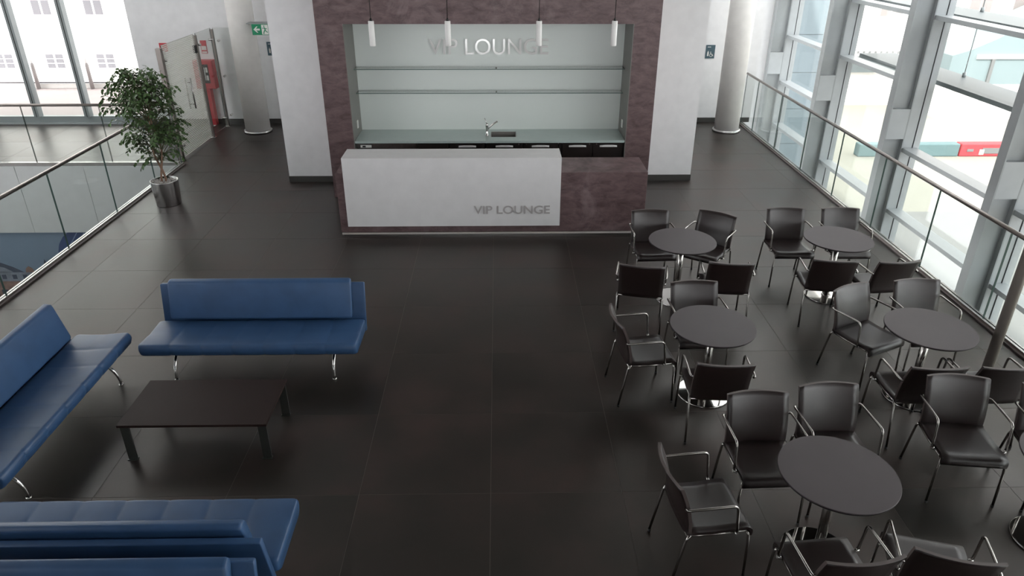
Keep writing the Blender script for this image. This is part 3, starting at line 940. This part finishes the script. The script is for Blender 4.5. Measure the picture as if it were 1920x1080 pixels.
# ------------------------------------------------------------------ coffee table
t = thing('coffee_table', 'low dark brown rectangular coffee table between the blue sofas', 'table', (-2.428, 4.888, 0))
MB().box(-0.585, 0.585, -0.315, 0.315, 0.335, 0.357).build('tabletop', M['coffee'], t, 0.002)
MB().box(-0.55, 0.55, -0.28, 0.28, 0.315, 0.335).build('apron', M['darksteel'], t)
for sx in (-1, 1):
    for sy in (-1, 1):
        xo = 0.575 if sx > 0 else -0.505
        l = MB().box(xo - 0.07, xo, sy * 0.285 - 0.008, sy * 0.285 + 0.008, 0.008, 0.335).build('leg', M['darksteel'], t, 0.002)
        MB().box(xo - 0.075, xo + 0.002, sy * 0.285 - 0.02, sy * 0.285 + 0.02, 0.0, 0.008).build('foot_plate', M['darksteel'], l)

# ------------------------------------------------------------------ potted ficus
rp = random.Random(3)
pl = thing('potted_ficus', 'leafy green fig tree in a round steel planter by the glass railing', 'plant', (-5.10, 10.58, 0))
MB().lathe([(0.178, 0.0), (0.18, 0.012), (0.20, 0.375), (0.2, 0.385), (0.19, 0.385), (0.186, 0.33)], 48).build('planter', M['pot'], pl)
MB().lathe([(0.176, 0.0), (0.176, 0.008)], 32).build('planter_foot', M['black'], pl)
b = MB()
for k_ in range(260):
    a = rp.uniform(0, 2 * PI); r = 0.175 * math.sqrt(rp.random()); s = rp.uniform(0.009, 0.016)
    cx, cy, cz = r * math.cos(a), r * math.sin(a), 0.355 + rp.uniform(0, 0.015)
    d = Vector((rp.uniform(-1, 1), rp.uniform(-1, 1), rp.uniform(-1, 1))).normalized()
    q = d.to_track_quat('Z', 'Y')
    vs = [Vector((cx, cy, cz)) + q @ Vector(v_) * s for v_ in ((1, 0, 0), (0, 1, 0), (-1, 0, 0), (0, -1, 0), (0, 0, 0.8), (0, 0, -0.8))]
    b.add(vs, [(0, 1, 4), (1, 2, 4), (2, 3, 4), (3, 0, 4), (1, 0, 5), (2, 1, 5), (3, 2, 5), (0, 3, 5)])
pb_ = b.build('pebbles', M['pebble'], pl); pb_['kind'] = 'stuff'
# two twining trunks
def trunk(ph, lean):
    pts = []
    for i in range(15):
        z = 0.34 + i * 0.085
        pts.append((0.035 * math.cos(ph + i * 0.55) + lean * i * 0.008, 0.03 * math.sin(ph + i * 0.55), z))
    return pts
tr1, tr2 = trunk(0.2, -0.6), trunk(PI + 0.2, 0.5)
MB().tube(tr1, [0.019 - 0.0008 * i for i in range(15)], 8).build('trunk', M['bark'], pl)
MB().tube(tr2, [0.017 - 0.0007 * i for i in range(15)], 8).build('trunk', M['bark'], pl)
twigs = MB()
leaves = []     # (pos, dir, size, roll)
def half_width(z):
    # crown outline of the tree: half width against height
    tab = [(0.62, 0.16), (0.75, 0.36), (0.95, 0.42), (1.15, 0.46), (1.4, 0.55), (1.65, 0.53), (1.85, 0.45), (2.0, 0.30), (2.12, 0.12)]
    for (z0, w0), (z1, w1) in zip(tab[:-1], tab[1:]):
        if z <= z1: return w0 + (w1 - w0) * max(0, (z - z0)) / (z1 - z0)
    return 0.1
for k_ in range(290):
    z = rp.uniform(0.66, 2.06)
    if z < 0.95 and rp.random() < 0.45: z = rp.uniform(1.1, 2.0)
    a = rp.uniform(0, 2 * PI)
    hwid = half_width(z)
    rr = hwid * math.sqrt(rp.uniform(0.08, 1.0)) * rp.uniform(0.8, 1.08)
    tip = Vector((rr * math.cos(a) + (-0.06 if z > 1.5 else 0.0), rr * math.sin(a) * 0.9, z))
    src = tr1 if rp.random() < 0.5 else tr2
    zb = min(max(0.72, z - rr * 0.7 - 0.05), 1.5)
    base = Vector(min(src, key=lambda q_: abs(q_[2] - zb)))
    mid = base.lerp(tip, 0.55) + Vector((0, 0, 0.10 * rr / 0.5 + 0.03))
    pts = [base * (1 - u) ** 2 + mid * 2 * u * (1 - u) + tip * u ** 2 for u in [i / 5 for i in range(6)]]
    droop = tip + Vector((math.cos(a) * 0.05, math.sin(a) * 0.05, -0.06))
    pts.append(droop)
    twigs.tube(pts, [0.004, 0.0035, 0.003, 0.0028, 0.0025, 0.002, 0.0016], 4, caps=False)
    nl = rp.randint(7, 10)
    for i in range(nl):
        u = 0.45 + 0.55 * i / (nl - 1)
        f_ = u * (len(pts) - 1); j = min(int(f_), len(pts) - 2)
        pos = pts[j].lerp(pts[j + 1], f_ - j)
        d = (pts[j + 1] - pts[j]).normalized()
        side = d.cross(Vector((0, 0, 1))).normalized() * (1 if i % 2 else -1)
        dr = (d * 0.5 + side * rp.uniform(0.4, 1.0) + Vector((0, 0, rp.uniform(-0.9, -0.05)))).normalized()
        leaves.append((pos, dr, rp.uniform(0.058, 0.085), rp.uniform(-0.8, 0.8)))
tw = twigs.build('branches', M['twig'], pl); tw['kind'] = 'stuff'
# one leaf: folded pointed blade
LV = [(0, 0, 0), (0.22, 0.25, 0.03), (0.26, 0.5, 0.035), (0.16, 0.78, 0.02), (0, 1.0, -0.06), (-0.16, 0.78, 0.02), (-0.26, 0.5, 0.035), (-0.22, 0.25, 0.03), (0, 0.5, -0.03)]
LF = [(0, 1, 8), (1, 2, 8), (2, 3, 8), (3, 4, 8), (4, 5, 8), (5, 6, 8), (6, 7, 8), (7, 0, 8)]
leaf_me = MB().add(LV, LF, 0, True).mesh('leaf', M['leaf'])
def leaf_matrix(pos, dr, s, roll):
    up = Vector((0, 0, 1))
    x = dr.cross(up).normalized(); zz = x.cross(dr).normalized()
    m3 = Matrix((x, dr, zz)).transposed().to_4x4()
    return Matrix.Translation(pos) @ m3 @ Matrix.Rotation(roll, 4, 'Y') @ Matrix.Scale(s, 4)
vd = Vector((0.45, -0.85, 0.3))
leaves.sort(key=lambda q_: -q_[0].dot(vd))
rest = MB()
for i, (pos, dr, s, roll) in enumerate(leaves):
    mx = leaf_matrix(pos, dr, s, roll)
    if i < 290:
        o = bpy.data.objects.new('leaf', leaf_me); C.objects.link(o); o.parent = pl; o.matrix_local = mx
    else:
        rest.add([mx @ Vector(v_) for v_ in LV], LF, 0, True)
rest.build('foliage', M['leaf'], pl)['kind'] = 'stuff'

# ------------------------------------------------------------------ glass door screen, fire point and signs at the back left
g = thing('glass_door_screen', 'frameless glass door screen with frosted stripes beside the potted tree', 'door screen', (-5.79, 12.86, 0))
def post(y, h=0.032, name='post'):
    q = MB().box(-h, h, y - h, y + h, 0.01, 1.97).build(name, M['rail'], g, 0.006)
    MB().lathe([(0.06, 0), (0.06, 0.012)], 20, 0.0, y).build('post_base', M['chrome'], q)
    return q
post(0.0, 0.045); post(2.52)
MB().box(-0.035, -0.015, 0.02, 0.28, 0.04, 1.9).build('side_panel', [M['frost']], g)
door = MB().box(-0.006, 0.006, 0.10, 1.56, 0.03, 2.0, mi=0, side=1).build('door', [M['frost'], M['glassedge'], M['striped']], g)
door.data.polygons[3].material_index = 2
for s in (-1, 1):
    MB().tube([(s * 0.05, 0.93, 0.74), (s * 0.05, 0.93, 1.30)], 0.014, 10).build('handle', M['steel'], door)
for z in (0.82, 1.22):
    MB().tube([(-0.05, 0.93, z), (0.05, 0.93, z)], 0.009, 8).build('handle_mount', M['steel'], door)
for z in (0.25, 1.0, 1.75):
    MB().tube([(-0.05, 0.13, z), (0.05, 0.13, z)], 0.022, 10).build('hinge', M['chrome'], door)
MB().box(-0.03, 0.03, 1.50, 1.57, 1.66, 1.80).build('lock_case', M['black'], door)
pn = MB().box(-0.006, 0.006, 1.66, 2.46, 0.03, 2.0, mi=0, side=1).build('fixed_panel', [M['frost'], M['glassedge']], g)
for z in (0.2, 1.78):
    MB().tube([(-0.05, 1.74, z), (0.05, 1.74, z)], 0.022, 10).build('clamp', M['chrome'], pn)
    MB().tube([(-0.05, 2.42, z), (0.05, 2.42, z)], 0.022, 10).build('clamp', M['chrome'], pn)
pq = MB().box(0.04, 0.5, 2.49, 2.502, 0.05, 2.0, mi=0, side=1).build('return_panel', [M['frost'], M['glassedge']], g)
for z in (0.25, 1.05, 1.75):
    MB().tube([(0.12, 2.46, z), (0.12, 2.54, z)], 0.022, 10).build('clamp', M['chrome'], pq)
post(1.62)

fc = thing('hydrant_cabinet', 'red fire hose cabinet on the white back wall behind the glass door', 'cabinet', (-6.12, BY, 0.77))
MB().box(-0.2, 0.2, -0.18, 0, 0.0, 0.575).build('box', M['red'], fc, 0.006)
MB().box(-0.19, 0.19, -0.195, -0.18, 0.01, 0.565).build('door', M['red'], fc, 0.004)
MB().box(0.0, 0.11, -0.2, -0.195, 0.12, 0.50).build('black_pane', M['black'], fc)
MB().box(0.02, 0.035, -0.203, -0.2, 0.18, 0.44).build('pane_mark', M['signwhite'], fc)
MB().box(0.05, 0.09, -0.203, -0.2, 0.34, 0.44).build('pane_mark', M['signwhite'], fc)
MB().box(0.05, 0.09, -0.203, -0.2, 0.18, 0.28).build('pane_mark', M['signwhite'], fc)
tag(MB().box(-6.2, -6.06, BY - 0.16, BY - 0.02, 0.0, 0.77).build('hydrant_stand', M['red'], None, 0.006), 'narrow red stand under the red fire hose cabinet', 'stand')

def sign(name, label, x0, x1, z0, z1, m, y=BY, group=None):
    s_ = thing(name, label, 'sign', (x0, y, z0), 0, group)
    MB().box(0, x1 - x0, -0.012, 0, 0, z1 - z0).build('plate', m, s_)
    return s_
s_ = sign('fire_sign', 'small red fire sign on the back wall above the steel door post', -7.0, -6.84, 1.50, 1.67, M['redsign'])
MB().box(0.03, 0.06, -0.015, -0.012, 0.06, 0.13).build('flame_mark', M['signwhite'], s_)
MB().box(0.08, 0.13, -0.015, -0.012, 0.04, 0.06).build('flame_mark', M['signwhite'], s_)
s_ = sign('fire_sign', 'small red and white fire sign above the red hose cabinet', -6.15, -6.03, 1.46, 1.72, M['redsign'])
MB().box(0.01, 0.11, -0.015, -0.012, 0.07, 0.15).build('white_band', M['signwhite'], s_)
MB().box(0.01, 0.11, -0.015, -0.012, 0.01, 0.045).build('white_band', M['signwhite'], s_)

# exit sign: green board with arrow and running figure
ex = thing('exit_sign', 'green emergency exit sign with white arrow on the round column', 'sign', (-4.685, 14.52, 1.97))
MB().box(0, 0.37, -0.02, 0, 0, 0.195).build('board', M['green'], ex)
MB().box(-0.10, 0.40, 0.0, 0.26, 0.197, 0.21).build('bracket', M['sill'], ex)
def flat(pts, name, m, par, y=-0.021, th=0.003):
    n = len(pts)
    vs = [(x, y - th, z) for x, z in pts] + [(x, y, z) for x, z in pts]
    return MB().add(vs, [tuple(range(n)), tuple(reversed(range(n, 2 * n)))] + [(i, (i + 1) % n, (i + 1) % n + n, i + n) for i in range(n)]).build(name, m, par)
flat([(0.03, 0.1), (0.09, 0.155), (0.115, 0.155), (0.08, 0.117), (0.15, 0.117), (0.15, 0.083), (0.08, 0.083), (0.115, 0.045), (0.09, 0.045)], 'arrow', M['signwhite'], ex)
flat([(0.185, 0.01), (0.305, 0.01), (0.305, 0.185), (0.185, 0.185)], 'doorway', M['signwhite'], ex)
def stroke(pts, w_, name, m, par, y=-0.0245):
    b_ = MB()
    for (x0, z0), (x1, z1) in zip(pts[:-1], pts[1:]):
        d = Vector((x1 - x0, z1 - z0)); L = d.length; nx, nz = -d.y / L * w_ / 2, d.x / L * w_ / 2
        vs = [(x0 + nx, y, z0 + nz), (x1 + nx, y, z1 + nz), (x1 - nx, y, z1 - nz), (x0 - nx, y, z0 - nz)]
        b_.add(vs + [(v_[0], y + 0.003, v_[2]) for v_ in vs], [(0, 1, 2, 3), (7, 6, 5, 4), (0, 4, 5, 1), (1, 5, 6, 2), (2, 6, 7, 3), (3, 7, 4, 0)])
    return b_.build(name, m, par)
stroke([(0.225, 0.16), (0.245, 0.16)], 0.022, 'runner', M['green'], ex)
stroke([(0.24, 0.14), (0.25, 0.09), (0.225, 0.06), (0.215, 0.02)], 0.018, 'runner', M['green'], ex)
stroke([(0.25, 0.09), (0.275, 0.06), (0.295, 0.05)], 0.016, 'runner', M['green'], ex)
stroke([(0.2, 0.12), (0.24, 0.132), (0.265, 0.11), (0.285, 0.12)], 0.013, 'runner', M['green'], ex)

def toilet_sign(x0, x1, z0, z1, label):
    s_ = sign('toilet_sign', label, x0, x1, z0, z1, M['signblue'], group='slate blue toilet signs')
    w_ = x1 - x0
    stroke([(0.05, 0.15), (0.05, 0.135)], 0.018, 'figure', M['signwhite'], s_, -0.016)
    stroke([(0.05, 0.13), (0.05, 0.05)], 0.032, 'figure', M['signwhite'], s_, -0.016)
    stroke([(0.105, 0.14), (0.108, 0.09), (0.14, 0.085), (0.16, 0.05)], 0.013, 'wheelchair_user', M['signwhite'], s_, -0.016)
    ring = [(0.115 + 0.028 * math.cos(R(a)), 0.065 + 0.028 * math.sin(R(a))) for a in range(0, 361, 30)]
    stroke(ring, 0.009, 'wheel', M['signwhite'], s_, -0.016)
    stroke([(0.03, z1 - z0 - 0.04), (0.1, z1 - z0 - 0.04)], 0.012, 'line_mark', M['signwhite'], s_, -0.016)
toilet_sign(4.37, 4.562, 1.35, 1.622, 'slate blue toilet sign with white figures on the wall right of the bar')
toilet_sign(-4.79, -4.6, 1.42, 1.69, 'slate blue toilet sign half hidden behind the white wall left of the bar')

# ------------------------------------------------------------------ outside
tag(MB().box(-30, -7.53, BY + 0.3, 19.6, -0.3, -0.02).build('terrace', M['terrace']), 'pale paved terrace outside the left windows', 'terrace')['kind'] = 'structure'
tr = thing('terrace_railing', 'thin white rail along the terrace edge outside the left windows', 'railing', (0, 19.5, 0))
MB().tube([(-30, 0, 0.13), (-7, 0, 0.13)], 0.02, 6).build('rail_bar', M['hullwin'], tr)
MB().box(-30, -7, 0.02, 0.06, -0.02, 0.10).build('kerb', M['hull'], tr)
for x, lb in ((-12.08, 'left'), (-10.68, 'right')):
    t = thing('terrace_bollard', 'slim grey bollard on the terrace edge, %s of the two' % lb, 'bollard', (x, 19.42, -0.02), 0, 'terrace bollards')
    MB().lathe([(0.05, 0), (0.045, 0.6), (0.035, 0.66)], 12).build('shaft', M['bollard'], t)
    MB().lathe([(0.02, 0.66), (0.02, 0.95)], 8).build('cable_stub', M['hull'], t)

hb = thing('white_building', 'white building with rows of square windows beyond the left windows', 'building', (-14, 27, 0))
MB().box(-26, 9, 0.0, 6, -6, 14).build('wall', M['hull'], hb)
for row, z0 in enumerate((-0.78, 1.03, 2.84)):
    for kx in range(9):
        x = -2.21 - 7.2 + kx * 1.8 - 0.0
        f_ = MB().box(x - 0.02, x + 0.65, -0.03, 0.0, z0 - 0.02, z0 + 0.49).build('window', M['hull'], hb)
        for a in (0.0, 0.34):
            MB().box(x + a + 0.0, x + a + 0.27, -0.04, -0.03, z0, z0 + 0.47).build('pane', M['hullwin'], f_)
        for zz in (0.15, 0.31):
            if row == 0:
                MB().box(x, x + 0.62, -0.046, -0.04, z0 + zz, z0 + zz + 0.02).build('bar', M['hull'], f_)

q = MB().box(6.9, 120, -30, 140, LOW - 0.3, LOW).build('quay', M['quay']); q['kind'] = 'structure'
q = MB().box(6.9, 16, 5, 21, LOW, LOW + 0.015).build('quay_road', M['road']); q['kind'] = 'structure'
wg = thing('cladding_wing', 'pale blue panelled wing of the building outside the far right windows', 'building', (7.6, 21.5, 0))
MB().box(0, 1.75, 0.02, 9, LOW, 9).build('wall', M['gasket'], wg)
for xa, xb in ((0, 0.9), (0.91, 1.75)):
    for za in range(-4, 8):
        MB().box(xa + 0.004, xb - 0.004, -0.015, 0.02, za * 1.06 + 0.008, za * 1.06 + 1.055).build('panel', M['wing'], wg)
MB().box(1.745, 1.765, -0.015, 9, LOW, 9).build('side_panel', M['wing'], wg)

sh = thing('white_terminal', 'long white quayside building with dark windows beyond the right facade', 'building', (14, 36, LOW))
MB().box(0, 60, 0, 10, 0, 22).build('wall', M['hull'], sh)
for kx in range(8):
    x = 4.2 + kx * 2.1
    f_ = MB().box(x - 0.05, x + 1.1, -0.05, 0.0, 4.17, 5.05).build('window', M['hull'], sh)
    MB().box(x, x + 0.48, -0.07, -0.05, 4.22, 5.0).build('pane', M['paleglass'], f_)
    MB().box(x + 0.55, x + 1.03, -0.07, -0.05, 4.22, 5.0).build('pane', M['paleglass'], f_)
MB().box(0, 60, -0.6, 0, 2.45, 2.56).build('deck_edge', M['hull'], sh)
for kx in range(22):
    MB().box(2.4 + kx * 0.28, 2.5 + kx * 0.28, -0.55, -0.5, 2.56, 2.68).build('deck_post', M['seam'], sh)
MB().box(0, 6.6, -0.3, 0, 1.65, 2.44).build('fascia_band', M['shelf'], sh)  # grey fascia ledge below the deck edge
MB().box(0, 60, -0.06, 0, 0.9, 0.97).build('ledge', M['fascia'], sh)

tag(MB().box(14.0, 17.95, 27.0, 27.4, LOW, LOW + 0.5).build('quay_barrier', M['teal'], None, 0.04), 'low grey teal barrier on the quay beside the red one', 'barrier')
rb = thing('red_barrier', 'low red barrier on the quay seen through the right windows', 'barrier', (19.3, 27.0, LOW))
MB().box(-1.3, 1.3, 0, 0.4, 0.0, 0.5).build('body', M['barrier'], rb, 0.04)
MB().box(-0.45, 0.55, -0.02, 0.0, 0.12, 0.34).build('grey_plate', M['seam'], rb)
MB().box(-0.55, -0.38, -0.03, 0.0, 0.08, 0.28).build('white_mark', M['signwhite'], rb)
MB().box(0.45, 0.62, -0.03, 0.0, 0.08, 0.28).build('white_mark', M['signwhite'], rb)
MB().box(-1.05, -0.8, -0.02, 0.0, 0.2, 0.3).build('slot', M['seam'], rb)

# pale hall with a slanting roof far right outside, on a white base
ha = thing('slanted_hall', 'pale blue hall with slanting roof outside the upper right windows', 'building', (20.3, 33, LOW))
MB().box(0.1, 40, 0.02, 2.2, 0, 1.6).build('base', M['hull'], ha)
rl = [(0.1, 2.85), (0.9, 3.1), (2.0, 3.6), (2.6, 3.98), (3.8, 4.6), (9, 7.0), (18, 9.5), (40, 10)]
pf = [(0.1, 1.6)] + rl + [(40, 1.6)]
n = len(pf)
MB().add([(x, 0.0, z) for x, z in pf] + [(x, 2.2, z) for x, z in pf],
         [(0, i, i + 1) for i in range(1, n - 1)] + [(n, n + i + 1, n + i) for i in range(1, n - 1)] + [(i, (i + 1) % n, (i + 1) % n + n, i + n) for i in range(n)]).build('glazed_front', M['hill'], ha)
MB().box(1.2, 40, -0.08, 0.0, 2.72, 2.9).build('white_band', M['hull'], ha)
for kx in range(6):
    MB().box(1.9 + kx * 1.9, 2.05 + kx * 1.9, -0.08, 0.0, 1.6, 2.72).build('pillar', M['seam'], ha)
for kz in range(3):
    MB().box(0.1, 40, -0.03, 0.02, 0.4 + kz * 0.45, 0.44 + kz * 0.45).build('rail_line', M['fascia'], ha)
